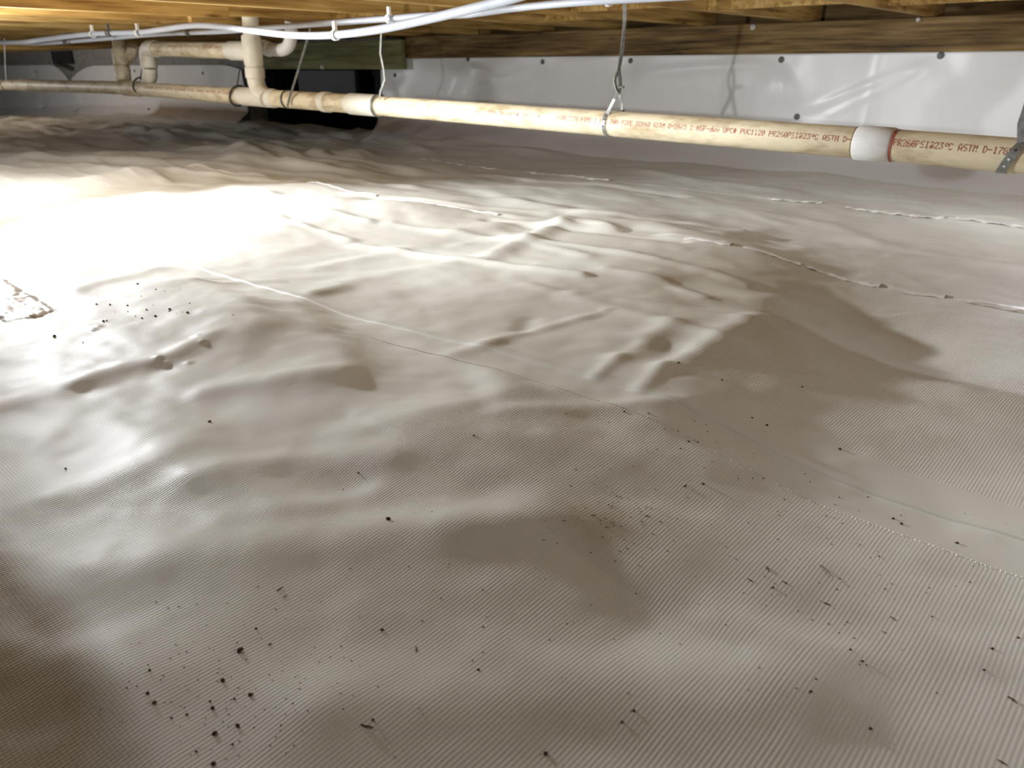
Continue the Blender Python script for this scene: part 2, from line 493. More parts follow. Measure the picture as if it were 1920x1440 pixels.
def grid_mesh(name, X, Y, Zv, mat, parent, dirt=None):
    ny, nx = X.shape
    V = np.stack([X, Y, Zv], -1).reshape(-1, 3)
    idx = np.arange(nx*ny).reshape(ny, nx)
    F = np.stack([idx[:-1, :-1], idx[:-1, 1:], idx[1:, 1:], idx[1:, :-1]], -1).reshape(-1, 4)
    me = bpy.data.meshes.new(name)
    me.vertices.add(len(V)); me.vertices.foreach_set('co', V.astype(np.float32).ravel())
    me.loops.add(F.size); me.loops.foreach_set('vertex_index', F.astype(np.int32).ravel())
    me.polygons.add(len(F)); me.polygons.foreach_set('loop_start', np.arange(0, F.size, 4, dtype=np.int32))
    me.update(calc_edges=True)
    me.polygons.foreach_set('use_smooth', np.ones(len(F), bool))
    if dirt is not None:
        a = me.attributes.new('dirt', 'FLOAT', 'POINT'); a.data.foreach_set('value', dirt.astype(np.float32).ravel())
    me.materials.append(mat); me.update()
    o = bpy.data.objects.new(name, me); COL.objects.link(o)
    if parent is not None: attach(o, parent)
    return o

XL, XR, YB = -16.0, 2.6, -3.2
mb = MB(); mb.box((XL-0.3, YB-0.3, -0.5), (XR+0.3, YW+0.3, -0.34))
floor = mb.build('floor', M['soil']); tag(floor, kind='structure')
liners = [liner_mat('liner_near', [(0.927, 1.2)]), liner_mat('liner_middle', [(0.9, 1.10), (2.06, 2.2)]),
          liner_mat('liner_third', [(2.0, 2.22), (3.25, 3.4)]), liner_mat('liner_far', [(3.2, 3.40)])]
specs = [(YB, SEAM_A + 0.06, 0.0045, 0.45, 0), (SEAM_A, SEAM_B + 0.06, 0.007, 0.6, 1), (SEAM_B, SEAM_C + 0.06, 0.011, 1.0, 2), (SEAM_C, YW - 0.005, 0.013, 1.4, 3)]
stain = G(1125, 1000)[:2]
for (y0, y1, sy, kx, i) in specs:
    xs = axis_steps(XL, XR, -0.55, 0.0046 if i == 0 else 0.0075, kx * 1.6)
    if i == 0:
        ys = np.concatenate([np.linspace(y0, 0.0, 26)[:-1], np.arange(0.0, y1 + 1e-6, sy)])
    else:
        ys = np.concatenate([[y0 - 0.0004, y0, y0 + 0.0015, y0 + 0.004], np.arange(y0 + 0.008, y1 + 1e-6, sy)])
    X, Y = np.meshgrid(xs, ys)
    Zv = relief(X, Y) + 0.0
    wavy = 0.004 * fbm(X * 1.1 + i * 7, X * 0 + 2.5, 2)       # sheet edges are not ruler straight
    if i > 0:
        lift = 0.0031
        Zv = Zv + lift
        e = Y - y0
        Zv = Zv - lift * 1.3 * (e < 0.0003)
        # welded bead just behind the edge
        if i == 1: Zv = Zv + 0.0016 * np.exp(-((e - 0.014) / 0.0035)**2) - 0.0014 * np.exp(-((e - 0.023) / 0.005)**2)
        if i >= 2: Zv = Zv + 0.004 * np.exp(-((e - 0.02) / 0.012)**2) * (0.6 + fbm(X * 9, Y * 9, 2))
        Y = Y + wavy * np.exp(-e / 0.2)
    if i < 3:
        e2 = y1 - 0.06 - Y
        Zv = Zv - 0.004 * (e2 < -0.008)
    dirt = 0.55 * np.exp(-(((X - stain[0]) / 0.055)**2 + ((Y - stain[1]) / 0.05)**2))
    dirt = dirt + 0.25 * np.clip(fbm(X * 5 + 4, Y * 5 + 1, 3) - 0.15, 0, 1)
    o = grid_mesh('liner_sheet', X, Y, Zv, liners[i], floor, dirt)

# reinforcement thread showing as a dotted line at the selvage
mb = MB()
for x in np.arange(-1.25, 0.35, 0.0052):
    y = 0.927 + 0.0016 * math.sin(x * 9) + random.uniform(-0.0004, 0.0004)
    z = floor_z(x, y)
    r = 0.0013
    mb.add([(x-r, y, z), (x, y-r, z), (x+r, y, z), (x, y+r, z), (x, y, z+0.0020)], [(0, 1, 4), (1, 2, 4), (2, 3, 4), (3, 0, 4)])
o = mb.build('selvage_stitching', M['tape'], floor); o['kind'] = 'stuff'

# crinkled tape over the farther seams, in torn lengths
def tape_strip(x0, x1, yc, wd, seed, amp=0.006):
    n = max(8, int((x1 - x0) / 0.008)); r = np.random.default_rng(seed)
    xs = np.linspace(x0, x1, n); vs = np.linspace(-1, 1, 9)
    X, V = np.meshgrid(xs, vs)
    hw = wd * (0.75 + 0.35 * vnoise(xs * 14 + seed, xs * 0 + 0.5) + 0.3 * vnoise(xs * 45 + seed, xs * 0 + 3))
    Y = yc + V * hw[None, :] + 0.012 * vnoise(xs * 5 + seed, xs * 0)[None, :]
    Z = relief(X, Y) + 0.0065 + amp * np.abs(vnoise(X * 34 + seed, Y * 70)) + amp * 0.8 * np.abs(vnoise(X * 80 + seed, Y * 120)) - 0.004 * np.abs(V)**3
    return grid_mesh('seam_tape', X, Y, Z, M['tape'], floor)
for k, (x0, x1, yy) in enumerate([(-1.18, -1.02, SEAM_B), (-0.98, -0.80, SEAM_B+0.005), (-0.78, -0.58, SEAM_B), (-0.53, -0.42, SEAM_B), (-0.40, -0.02, SEAM_B), (0.0, 1.2, SEAM_B)]):
    tape_strip(x0, x1, yy, 0.021, 10 + k, 0.0045)
for k, (x0, x1, yy) in enumerate([(-1.45, -1.20, SEAM_C), (-1.1, -0.72, SEAM_C), (-0.68, 0.5, SEAM_C), (-2.9, -2.3, SEAM_C), (-3.8, -3.1, SEAM_C)]):
    tape_strip(x0, x1, yy, 0.020, 30 + k, 0.009)
for k, (x0, x1, yy) in enumerate([(-3.3, -2.75, SEAM_B), (-2.6, -2.0, SEAM_B)]):
    tape_strip(x0, x1, yy, 0.012, 50 + k, 0.005)

# crumpled glossy patch at the left edge
pc = G(30, 590)
xs = np.linspace(-2.75, -1.97, 130); ys = np.linspace(0.43, 0.57, 46)
X, Y = np.meshgrid(xs, ys)
Y = Y + 0.02 * vnoise(X * 9, Y * 0) ; X = X + 0.03 * vnoise(Y * 30, X * 3)
cr = np.abs(vnoise(X * 16, Y * 34)) + 0.6 * np.abs(vnoise(X * 40 + 3, Y * 70))
Z = relief(X, Y) + 0.002 + 0.010 * cr
edge = np.minimum.reduce([(X - X.min(1, keepdims=True)) / 0.05, (X.max(1, keepdims=True) - X) / 0.05, (Y - 0.43) / 0.03 + 0.3, (0.57 - Y) / 0.03 + 0.3])
Z = Z - 0.012 * np.clip(1 - edge, 0, 1)
grid_mesh('crumpled_tape_patch', X, Y, Z, M['tape'], floor)

# ------------------------------------------------------------------ walls
OPX0, OPX1 = -7.55, -5.34           # the dark opening
mb = MB()
mb.box((XL-0.2, YW, -0.4), (OPX0, YW+0.2, ZJ))
mb.box((OPX1, YW, -0.4), (XR+0.2, YW+0.2, 0.615))
mb.box((OPX0, YW, 0.56), (OPX1, YW+0.2, ZJ))
wall = mb.build('wall_back', M['concrete']); tag(wall, kind='structure')
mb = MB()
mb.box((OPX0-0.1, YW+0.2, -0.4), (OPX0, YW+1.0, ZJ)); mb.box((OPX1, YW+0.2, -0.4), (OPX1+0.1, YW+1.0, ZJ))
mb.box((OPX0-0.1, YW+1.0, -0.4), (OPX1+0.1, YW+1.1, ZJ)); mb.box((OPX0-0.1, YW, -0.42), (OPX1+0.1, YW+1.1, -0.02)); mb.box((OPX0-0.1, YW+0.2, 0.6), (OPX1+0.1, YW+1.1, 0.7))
o = mb.build('wall_recess', M['recess_shade']); tag(o, kind='structure')
mb = MB(); mb.box((-6.95, YW+0.22, 0.30), (-6.02, YW+0.27, 0.535), 0.006)
o = mb.build('access_panel', plain('dark_blue_grey_panel', (0.022, 0.028, 0.034), 0.6))
tag(o, 'dark blue-grey panel fixed inside the dark wall opening', 'panel')
mb = MB(); mb.box((XL-0.2, YB-0.2, -0.4), (XL, YW+0.2, ZJ)); tag(mb.build('wall_left', M['concrete']), kind='structure')
mb = MB(); mb.box((XR, YB-0.2, -0.4), (XR+0.2, YW+0.2, ZJ)); tag(mb.build('wall_right', M['wall_liner']), kind='structure')
mb = MB(); mb.box((XL, YB-0.2, -0.4), (XR, YB, ZJ)); tag(mb.build('wall_front', M['wall_liner']), kind='structure')

# ceiling: subfloor with joists
mb = MB(); mb.box((XL-0.2, YB-0.2, ZJ+JH), (XR+0.2, YW+0.25, ZJ+JH+0.03))
ceiling = mb.build('ceiling', M['subfloor']); tag(ceiling, kind='structure')
JX = [-1.18 - 0.61 * k for k in range(-6, 25)]
for k, x in enumerate(JX):
    if x < XL or x > XR: continue
    mb = MB(); dz = random.uniform(-0.003, 0.003)
    mb.box((x-0.019, YB, ZJ+dz), (x+0.019, YW+0.13, ZJ+JH), 0.002)
    mb.build('joist', M['joist'], ceiling)
mb = MB(); mb.box((XL, YW+0.14, ZJ), (XR, YW+0.18, ZJ+JH)); mb.build('rim_board', M['beam'], ceiling)
# sister boards and blocking
for (x, y0, y1, dz) in ((-3.62+0.04, YB, 1.98, -0.012), (-4.23+0.04, 2.1, 4.25, -0.004), (-3.01+0.04, 2.7, 4.3, 0.004), (-1.79+0.04, 3.2, 4.35, 0.0)):
    mb = MB(); mb.box((x-0.019, y0, ZJ+dz), (x+0.019, y1, ZJ+JH-0.002), 0.002); mb.build('sister_joist', M['joist'], ceiling)
for (x, y) in ((-1.79, 3.35), (-2.40, 3.05), (-3.01, 3.55), (-3.62, 2.6), (-4.23, 3.0), (-1.18, 3.6), (-4.84, 2.2), (-5.45, 2.9)):
    mb = MB(); mb.box((x+0.019, y-0.019, ZJ+0.01), (x+0.591, y+0.019, ZJ+JH-0.002), 0.002); mb.build('blocking', M['joist'], ceiling)

# sill beam on the right wall
root = empty('sill_beam', (-1.2, YW+0.06, 0.62), 'long weathered brown timber beam above the white wall plastic', 'beam')
mb = MB(); mb.box((-4.985, YW-0.035, 0.619), (XR, YW+0.135, ZJ-0.003), 0.004); bm_o = mb.build('timber', M['beam'], root)
for (px, py, mt, r) in ((1412, 51, 'bolt', 0.016), (1722, 37, 'bolt', 0.011)):
    p = atY(px, py, YW-0.035); mb = MB(); mb.tube([p + np.array([0, 0.02, 0]), p + np.array([0, -0.006, 0]), p + np.array([0, -0.010, 0])], [r, r, r*0.6], 14); mb.build('bolt_head', M[mt], root, True)
# treated header over the opening
root = empty('treated_header', (-6.0, YW-0.05, 0.536), 'greenish treated timber header above the dark wall opening', 'beam')
mb = MB(); mb.box((-7.2, YW-0.075, 0.538), (-4.99, YW-0.037, 0.755), 0.003); mb.build('board', M['treated'], root)
p = atY(606, 126, YW-0.075); mb = MB(); mb.tube([p, p + np.array([0, -0.02, 0])], [0.022, 0.016], 12); mb.build('nail_head', M['clip'], root, True)

# ------------------------------------------------------------------ wall plastic
def wall_sheet(label, x0, x1, top, pins, step, seed, left_fold=False, folds=()):
    root = empty('wall_plastic', ((x0+x1)/2, YW-0.03, 0.0), label, 'plastic sheet')
    xs = np.arange(x0, x1 + 1e-6, step); vs = np.linspace(0, 1, 60)
    X, V = np.meshgrid(xs, vs)
    T = np.array([top(x) for x in xs])[None, :]
    base = relief(X, np.full_like(X, YW - 0.25)) + 0.004
    Zv = base + V * (T - base)
    hz = (Zv - base)
    off = 0.014 + 0.022 * (fbm(X * 1.3 + seed, Zv * 1.6, 2) + 0.5)
    puck = np.ones_like(X)
    for (px, pz, _) in pins:
        d2 = ((X - px) / 0.12)**2 + ((Zv - pz) / 0.09)**2
        puck *= 1 - 0.9 * np.exp(-d2)
        an = np.arctan2(Zv - pz, X - px); dd = np.sqrt((X - px)**2 + (Zv - pz)**2)
        off = off + 0.0025 * np.sin(an * 5 + px * 9) * np.exp(-((dd - 0.12) / 0.10)**2)
    for (a, b, h, wd) in folds:
        d = seg_dist(X, Zv, [np.array([a[0], a[2]]), np.array([b[0], b[2]])]); off = off + h * np.exp(-(d / wd)**2)
    off = off * puck
    cove = np.clip(1 - hz / 0.13, 0, 1)
    off = off + cove**2 * (0.17 + 0.14 * (fbm(X * 1.4 + seed * 3, X * 0 + 1, 2)))
    if left_fold:
        off = off + 0.12 * np.exp(-(X - x0) / 0.22) * np.clip(1 - hz / 0.3, 0, 1)
    Y = YW - off
    # meet the ground
    gz = relief(X, Y)
    Zv = Zv + (gz - 0.008 - base) * (1 - np.clip(hz / 0.14, 0, 1))
    Zv = np.maximum(Zv, gz + 0.002 - 0.02 * (V < 0.03))
    sh = grid_mesh('sheet', X, Y, Zv, M['wall_liner'], root)
    md = sh.modifiers.new('thickness', 'SOLIDIFY'); md.thickness = 0.002; md.offset = 0
    for (px, pz, mt) in pins:
        i = np.argmin(np.abs(xs - px)); j = np.argmin(np.abs(Zv[:, i] - pz)); yy = Y[j, i]
        mb = MB(); r = 0.0165
        mb.tube([(px, yy+0.01, pz), (px, yy-0.004, pz), (px, yy-0.008, pz), (px, yy-0.010, pz)], [r*0.4, r, r*0.9, r*0.5], 16)
        mb.build('fixing_pin', M[mt], root, True)
    return root
def pinw(px, py, mt='pin'):
    p = atY(px, py, YW-0.02); return (p[0], p[2], mt)
wall_sheet('white plastic sheet on the wall right of the dark opening', OPX1, XR-0.02, lambda x: 0.6195 - 0.02*max(0, (-5.0-x))/0.34,
           [pinw(738, 141), pinw(875, 111), pinw(1015, 116), pinw(1180, 114), pinw(1463, 112), pinw(1762, 104), pinw(1492, 219)], 0.02, 3, True,
           [(atY(a, b, YW), atY(c, d, YW), h, wd) for (a, b, c, d, h, wd) in ((1755, 110, 1500, 212, 0.010, 0.022), (1740, 125, 1560, 215, 0.007, 0.02), (1463, 120, 1488, 212, 0.006, 0.03), (1463, 116, 1230, 135, 0.008, 0.03), (1655, 104, 1625, 235, 0.007, 0.02),
            (1372, 108, 1362, 215, 0.006, 0.018), (1410, 160, 1400, 220, 0.006, 0.015), (1015, 122, 880, 175, 0.008, 0.03), (1020, 120, 1160, 112, 0.008, 0.025), (875, 118, 1000, 170, 0.007, 0.03), (875, 118, 850, 180, 0.006, 0.02))])
def top_a(x):
    u = (x + 10.85)
    return 0.588 - 0.16 * math.exp(-((x + 12.05) / 0.28)**2) + 0.008 * math.sin(x * 3)
wall_sheet('white plastic sheet on the far wall at the left edge', XL, -12.0, lambda x: 0.588 - min(0.24, 0.17 * max(0, (x + 13.0) / 0.58)**2),
           [pinw(65, 135), pinw(83, 202)], 0.06, 8)
wall_sheet('sagging white plastic sheet between the left edge and the dark opening', -12.25, OPX0, lambda x: 0.578 - 0.17 * max(0, (-11.2 - x) / 1.05)**2 - 0.05 * max(0, (x + 8.0) / 0.45)**2,
           [pinw(283, 205), pinw(378, 137), pinw(250, 133)], 0.05, 15)

# grey vent frame on the bare block above the sagging plastic
root = empty('wall_bracket', (-12.3, YW-0.03, 0.6), 'dark bracket on the bare block wall at far left', 'bracket')
mb = MB(); mb.box((-12.75, YW-0.05, 0.60), (-12.05, YW-0.005, 0.765), 0.004); mb.build('plate', M['hole'], root)
mb = MB(); mb.tube([(-12.6, YW-0.06, 0.59), (-12.3, YW-0.08, 0.57), (-12.1, YW-0.05, 0.53)], 0.025, 10); mb.build('arm', M['dark_steel'], root, True)

# ------------------------------------------------------------------ drain pipe
R3 = 0.0445
YP = 2.40
def PP(px, py, y=YP): return atY(px, py, y)
root = empty('drain_pipe', (-2.0, YP, 0.33), 'long cream PVC drain pipe with branch fittings hung beneath the joists', 'pipe')
nodes = [PP(-70, 158.5), PP(52, 159.5), PP(237, 165), PP(505, 184), PP(685, 196.5), PP(1642, 270), PP(2150, 312)]
def along(a, b, t): return a + (b - a) * t
FONT = {'0':'3E5149453E','1':'00427F4000','2':'4261514946','3':'2141454B31','4':'1814127F10','5':'2745454539','6':'3C4A494930','7':'0171090503','8':'3649494936','9':'064949291E',
'A':'7E1111117E','B':'7F49494936','C':'3E41414122','D':'7F4141221C','E':'7F49494941','F':'7F09090901','G':'3E4149497A','H':'7F0808087F','I':'00417F4100','L':'7F40404040','M':'7F020C027F','N':'7F0408107F',
'O':'3E4141413E','P':'7F09090906','R':'7F09192946','S':'4649494931','T':'01017F0101','U':'3F4040403F','V':'1F2040201F','W':'3F4038403F','Y':'0708700807','@':'324979413E','-':'0808080808','.':'0060600000',
'\u00b0':'0006090906','[':'007F414100','d':'384444487F','w':'3C4030403C','v':'1C2040201C',' ':'0000000000','#':'147F147F14'}
def pipe_text(txt, a, b, radius, t0, t1, phi0, height, parent):
    """dot printed line wrapped on the pipe between fractions t0..t1"""
    ax = b - a; ln = np.linalg.norm(ax); ax = ax / ln
    side = np.cross(ax, _Z); side /= np.linalg.norm(side)
    if side[1] > 0: side = -side
    up = np.cross(side, ax); up = up if up[2] > 0 else -up
    span = (t1 - t0) * ln; cw = span / len(txt); cell = cw / 6.2; ch = height / 7
    mb = MB()
    for i, c in enumerate(txt):
        cols = bytes.fromhex(FONT[c])
        for k in range(5):
            for r in range(7):
                if cols[k] >> r & 1:
                    if random.random() < 0.05: continue
                    u = t0 * ln + i * cw + k * cell
                    v = (3 - r) * ch
                    q = []
                    for du, dv in ((-.55, -.5), (.55, -.5), (.55, .5), (-.55, .5)):
                        ph = phi0 + (v + dv * ch) / radius
                        q.append(a + ax * (u + du * cell) + (radius + 0.0004) * (side * math.cos(ph) + up * math.sin(ph)))
                    mb.add(q, [(0, 1, 2, 3)])
    return tag(mb.build('printed_text', M['print'], parent), kind='stuff')
def bumpy_tube(a, b, r, n=28):
    return [along(a, b, t) for t in np.linspace(0, 1, n)]
segs = []
for i in range(len(nodes) - 1):
    mb = MB(); mb.tube(bumpy_tube(nodes[i], nodes[i+1], R3, 12), R3, 40)
    o = mb.build('pipe_length', M['pvc_old'], root, True); segs.append(o)
def frac(i, px, py=None):
    a, b = nodes[i], nodes[i+1]
    # x position on the pipe plane for a pixel column
    y = along(a, b, 0.5); best = min(np.linspace(-0.1, 1.1, 2401), key=lambda t: abs(_px(along(a, b, t)) - px)); return float(best)
def _px(P):
    d = P - _C; return 960 + F_PX * (d @ _R) / (d @ _F)
pipe_text('PR260PSI@23\u00b0C ASTM D-1785', nodes[5], nodes[6], R3, frac(5, 1683), frac(5, 1906), math.radians(17), 0.0185, segs[5])
pipe_text('CHARLOTTE PIPE I PVC DWV PIPE SCH40 ASTM D-2665 [ NSF-dwv UPC# PVC1120 PR260PSI@23\u00b0C ASTM D-', nodes[4], nodes[5], R3, frac(4, 1056), frac(4, 1606), math.radians(14), 0.0165, segs[4])
pipe_text('PVC1120 PR260PSI@23\u00b0C ASTM D-1785 NSF-dwv  SDR 26 UPC# 2012 4', nodes[4], nodes[5], R3, frac(4, 735), frac(4, 1026), math.radians(14), 0.0155, segs[4])
pipe_text('CHARLOTTE PIPE SCH40 PVC DWV ASTM D-2665', nodes[2], nodes[3], R3, frac(2, 285), frac(2, 450), math.radians(22), 0.017, segs[2])

def hub(name, a, b, r, mat, lip=0.004, parent=root, n=40):
    a = np.array(a); b = np.array(b)
    mb = MB(); mb.tube([a, along(a, b, 0.001), along(a, b, 0.06), along(a, b, 0.94), along(a, b, 0.999), b], [r-lip*2, r-lip, r, r, r-lip, r-lip*2], n)
    return mb.build(name, M[mat], parent, True)
def on(i, px): return along(nodes[i], nodes[i+1], frac(i, px))
# clean coupling on the right with its primer ring
cpl = hub('coupling', on(4, 1606), on(5, 1676), R3*1.10, 'pvc_white', 0.003)
cpl['label'] = 'clean white coupling'
hub('primer_ring', on(5, 1675), on(5, 1680), R3*1.03, 'primer', 0.001)
mb = MB()
p = on(4, 1604); mb.tube([p, on(4, 1607)], R3*1.045, 30); o = mb.build('glue_ring', M['glue'], root, True)
# reducer coupling in the middle
hub('coupling', on(3, 655), on(4, 712), R3*1.13, 'pvc_fit')
hub('collar', on(3, 606), on(3, 618), R3*1.12, 'pvc_fit')
hub('coupling', on(1, 232), on(2, 262), R3*1.16, 'pvc_old')
hub('coupling', on(0, 40), on(1, 64), R3*1.12, 'pvc_old')
hub('wye_body', on(2, 452), on(3, 518), R3*1.13, 'pvc_fit')
# near branch: tee, sweep into the main, side arm, elbow
tee_c = PP(473, 95); top = PP(468, 45); low = PP(478, 138); joint = PP(505, 186)
sweep = spline([PP(477, 124), PP(480, 152), PP(488, 172), PP(503, 184) + np.array([0.03, -0.02, 0])], 10)
mb = MB(); mb.tube(sweep, R3*1.06, 36); mb.build('sweep_bend', M['pvc_fit'], root, True)
mb = MB(); mb.tube([PP(468, 20), PP(475, 118)], R3*0.98, 36); mb.build('riser', M['pvc_fit'], root, True)
hub('tee_body', PP(470, 66), PP(476.5, 124), R3*1.17, 'pvc_fit')
hub('coupling', PP(477, 126), PP(479, 147), R3*1.19, 'pvc_fit')
hub('tee_arm', PP(470, 96), PP(432, 95), R3*1.15, 'pvc_fit')
side_l = np.array(PP(288, 91.5))
mb = MB(); mb.tube([PP(440, 95.5), side_l], R3, 36); arm = mb.build('branch_arm', M['pvc_old'], root, True)
pipe_text('CHARLOTTE PIPE PVC SCH40 DWV', side_l, np.array(PP(440, 95.5)), R3, 0.26, 0.93, math.radians(24), 0.016, arm)
ev = PP(276, 120); ecorner = PP(276, 90)
bend = spline([PP(292, 91.5), PP(282, 91), PP(276.5, 97), PP(277, 112)], 8)
mb = MB(); mb.tube(bend, R3*1.14, 36); mb.build('elbow', M['pvc_fit'], root, True)
e0 = np.array(PP(277, 110)); e1 = np.array(PP(280.5, 128))
hub('coupling', e0, e1, R3*1.17, 'pvc_fit')
b2 = spline([e1, np.array(PP(281, 136)) , np.array(PP(281, 141)) + np.array([-0.03, 0.01, -0.01]), np.array(PP(281, 141)) + np.array([-0.16, 0.06, -0.02])], 8)
mb = MB(); mb.tube(b2, R3*1.06, 36); mb.build('elbow', M['pvc_fit'], root, True)
# far riser on the left
r0, r1 = PP(221, 70, 2.47), PP(232, 152, 2.43)
mb = MB(); mb.tube([r0, r1], R3*0.95, 30); mb.build('riser', M['pvc_old'], root, True)
hub('wye_body', PP(224, 92, 2.46), PP(228.5, 124, 2.44), R3*1.22, 'pvc_old')
hub('coupling', PP(229, 125, 2.44), PP(231.5, 150, 2.43), R3*1.18, 'pvc_old')
mb = MB(); mb.tube(spline([PP(226, 118, 2.46), PP(240, 108, 2.5), PP(247, 98, 2.5), PP(248, 86, 2.5)], 6), R3*0.85, 24); mb.build('wye_arm', M['pvc_old'], root, True)

# small trap bend behind the tee
root = empty('trap_bend', PP(530, 60, 2.55), 'small white U-shaped trap bend beside the tall tee', 'pipe')
mb = MB(); mb.tube(spline([PP(546, 40, 2.55), PP(544, 78, 2.55), PP(534, 92, 2.55), PP(518, 94, 2.55), PP(502, 91, 2.55), PP(492, 86, 2.55)], 8), 0.034, 28); mb.build('bend', M['pvc_white'], root, True)
a, b = np.array(PP(494, 88, 2.55)), np.array(PP(506, 93, 2.55)); hub('trap_nut', a, b, 0.041, 'pvc_white', 0.003, root)

# ------------------------------------------------------------------ hangers
def strap(name, label, group, px_pts, y, width, mat, wdir=(1, 0, 0), th=0.0015, wrap=None, holes=0):
    pts = [np.array(atY(a, b, y)) for (a, b) in px_pts]
    root = empty(name, pts[-1], label, 'hanger', group)
    mb = MB(); mb.ribbon(pts, width, wdir, th); mb.build('strap', M[mat], root)
    if wrap is not None:
        i, px, rad0 = wrap
        c = on(i, px); ax = nodes[i+1] - nodes[i]; ax /= np.linalg.norm(ax)
        sd = np.cross(ax, _Z); sd /= np.linalg.norm(sd); sd = -sd if sd[1] > 0 else sd
        up = np.cross(sd, ax); up = up if up[2] > 0 else -up
        loop = [c + (R3 + 0.002) * (sd * math.cos(t) + up * math.sin(t)) for t in np.linspace(math.radians(150), math.radians(-210 + 240), 2)]
        loop = [c + (R3 + rad0) * (sd * math.cos(t) + up * math.sin(t)) for t in np.linspace(math.radians(80), math.radians(-260), 40)]
        mb = MB(); mb.ribbon(loop, width, list([ax] * len(loop)), th); mb.build('loop', M[mat], root)
    return root
G1 = None
JXn = lambda x: min(JX, key=lambda q: abs(q - x))
# main perforated strap hanger
c = on(4, 1150); axm = nodes[5] - nodes[4]; axm /= np.linalg.norm(axm)
root = empty('strap_hanger', c, 'twisted perforated strap hanger holding the printed pipe beneath the beam', 'hanger')
tp = np.array(atY(1172, -12, YP)); kn = np.array(atY(1160, 132, YP))
mb = MB(); mb.ribbon([tp, np.array(atY(1171, 40, YP)), np.array(atY(1167, 90, YP)), kn], [0.014]*4, [(1, 0.1, 0), (1, 0.2, 0), (0.7, 0.7, 0), (0.4, 0.9, 0)], 0.0014); mb.build('strap', M['dark_steel'], root)
mb = MB(); mb.tube(spline([kn, np.array(atY(1153, 146, YP-0.01)), np.array(atY(1154, 162, YP-0.01)), np.array(atY(1160, 174, YP-0.01)), np.array(atY(1163, 158, YP)), np.array(atY(1162, 142, YP)), kn], 8), 0.0055, 10); mb.build('twist', M['dark_steel'], root, True)
mb = MB(); mb.tube([np.array(atY(1160, 164, YP-0.012)), np.array(atY(1169, 163, YP-0.03))], 0.004, 8); mb.build('bolt', M['dark_steel'], root, True)
ft = [np.array(atY(1159, 170, YP-0.01)), np.array(atY(1152, 186, YP-0.025))]
sd = np.array([0, -1.0, 0]); up = _Z
ring = [c + axm * (-0.012 + 0.0) + (R3 + 0.0025) * (sd * math.cos(t) + up * math.sin(t)) for t in np.linspace(math.radians(62), math.radians(-250), 36)]
mb = MB(); mb.ribbon(ft + ring[:0] + [c + axm * -0.006 + np.array([0, -0.032, R3*0.78])] + ring, 0.013, [tuple(axm)] * (3 + len(ring)), 0.0016); mb.build('front_loop', M['steel'], root)
bk = [np.array(atY(1160, 172, YP)), np.array(atY(1164, 190, YP)), np.array(atY(1167, 206, YP)), on(4, 1168) + np.array([0, 0.02, 0.03])]
mb = MB(); mb.ribbon(bk, 0.013, [tuple(axm)] * 4, 0.0016); mb.build('back_leg', M['dark_steel'], root)
for k, t in enumerate((20, -8, -36)):
    q = c + axm * -0.012 + (R3 + 0.004) * (sd * math.cos(math.radians(t)) + up * math.sin(math.radians(t)))
    mb = MB(); nrm = sd * math.cos(math.radians(t)) + up * math.sin(math.radians(t)); mb.tube([q - nrm*0.001, q], 0.0026, 8); mb.build('strap_hole', M['hole'], root)
# strap at the right edge
c = on(5, 1902)
root = empty('strap_hanger', c, 'galvanised perforated strap around the pipe at the right edge', 'hanger')
ring = [c + axm * (0.02 * math.sin(t) ) + (R3 + 0.0025) * (sd * math.cos(t) + up * math.sin(t)) for t in np.linspace(math.radians(48), math.radians(-240), 36)]
pre = [np.array(atY(1945, 130, YP-0.02)), np.array(atY(1928, 200, YP-0.03)), np.array(atY(1917, 232, YP-0.035))]
mb = MB(); mb.ribbon([np.array(atY(1975, -10, YP)), np.array(atY(1960, 60, YP))] + pre + ring, 0.0225, [tuple(axm)] * (5 + len(ring)), 0.0016); mb.build('strap', M['steel'], root)
for k, (px, py, mt) in enumerate(((1909, 267, 'hole'), (1904, 282, 'hole'), (1899, 300, 'pin_white'), (1896, 314, 'pin_white'), (1922, 222, 'hole'))):
    q = atY(px, py, YP - 0.0505); ph = math.asin(max(-1, min(1, (q[2] - c[2]) / (R3 + 0.004)))) if abs(q[2] - c[2]) < R3 + 0.004 else 1.2
    nrm = sd * math.cos(ph) + up * math.sin(ph)
    q2 = c + axm * (0.02 * math.sin(ph)) + (R3 + 0.0036) * nrm if py > 240 else np.array(atY(px, py, YP - 0.042))
    mb = MB(); mb.tube([q2 - nrm*0.0012, q2 + nrm*0.0004], 0.0032, 10); mb.build('strap_hole', M[mt], root)
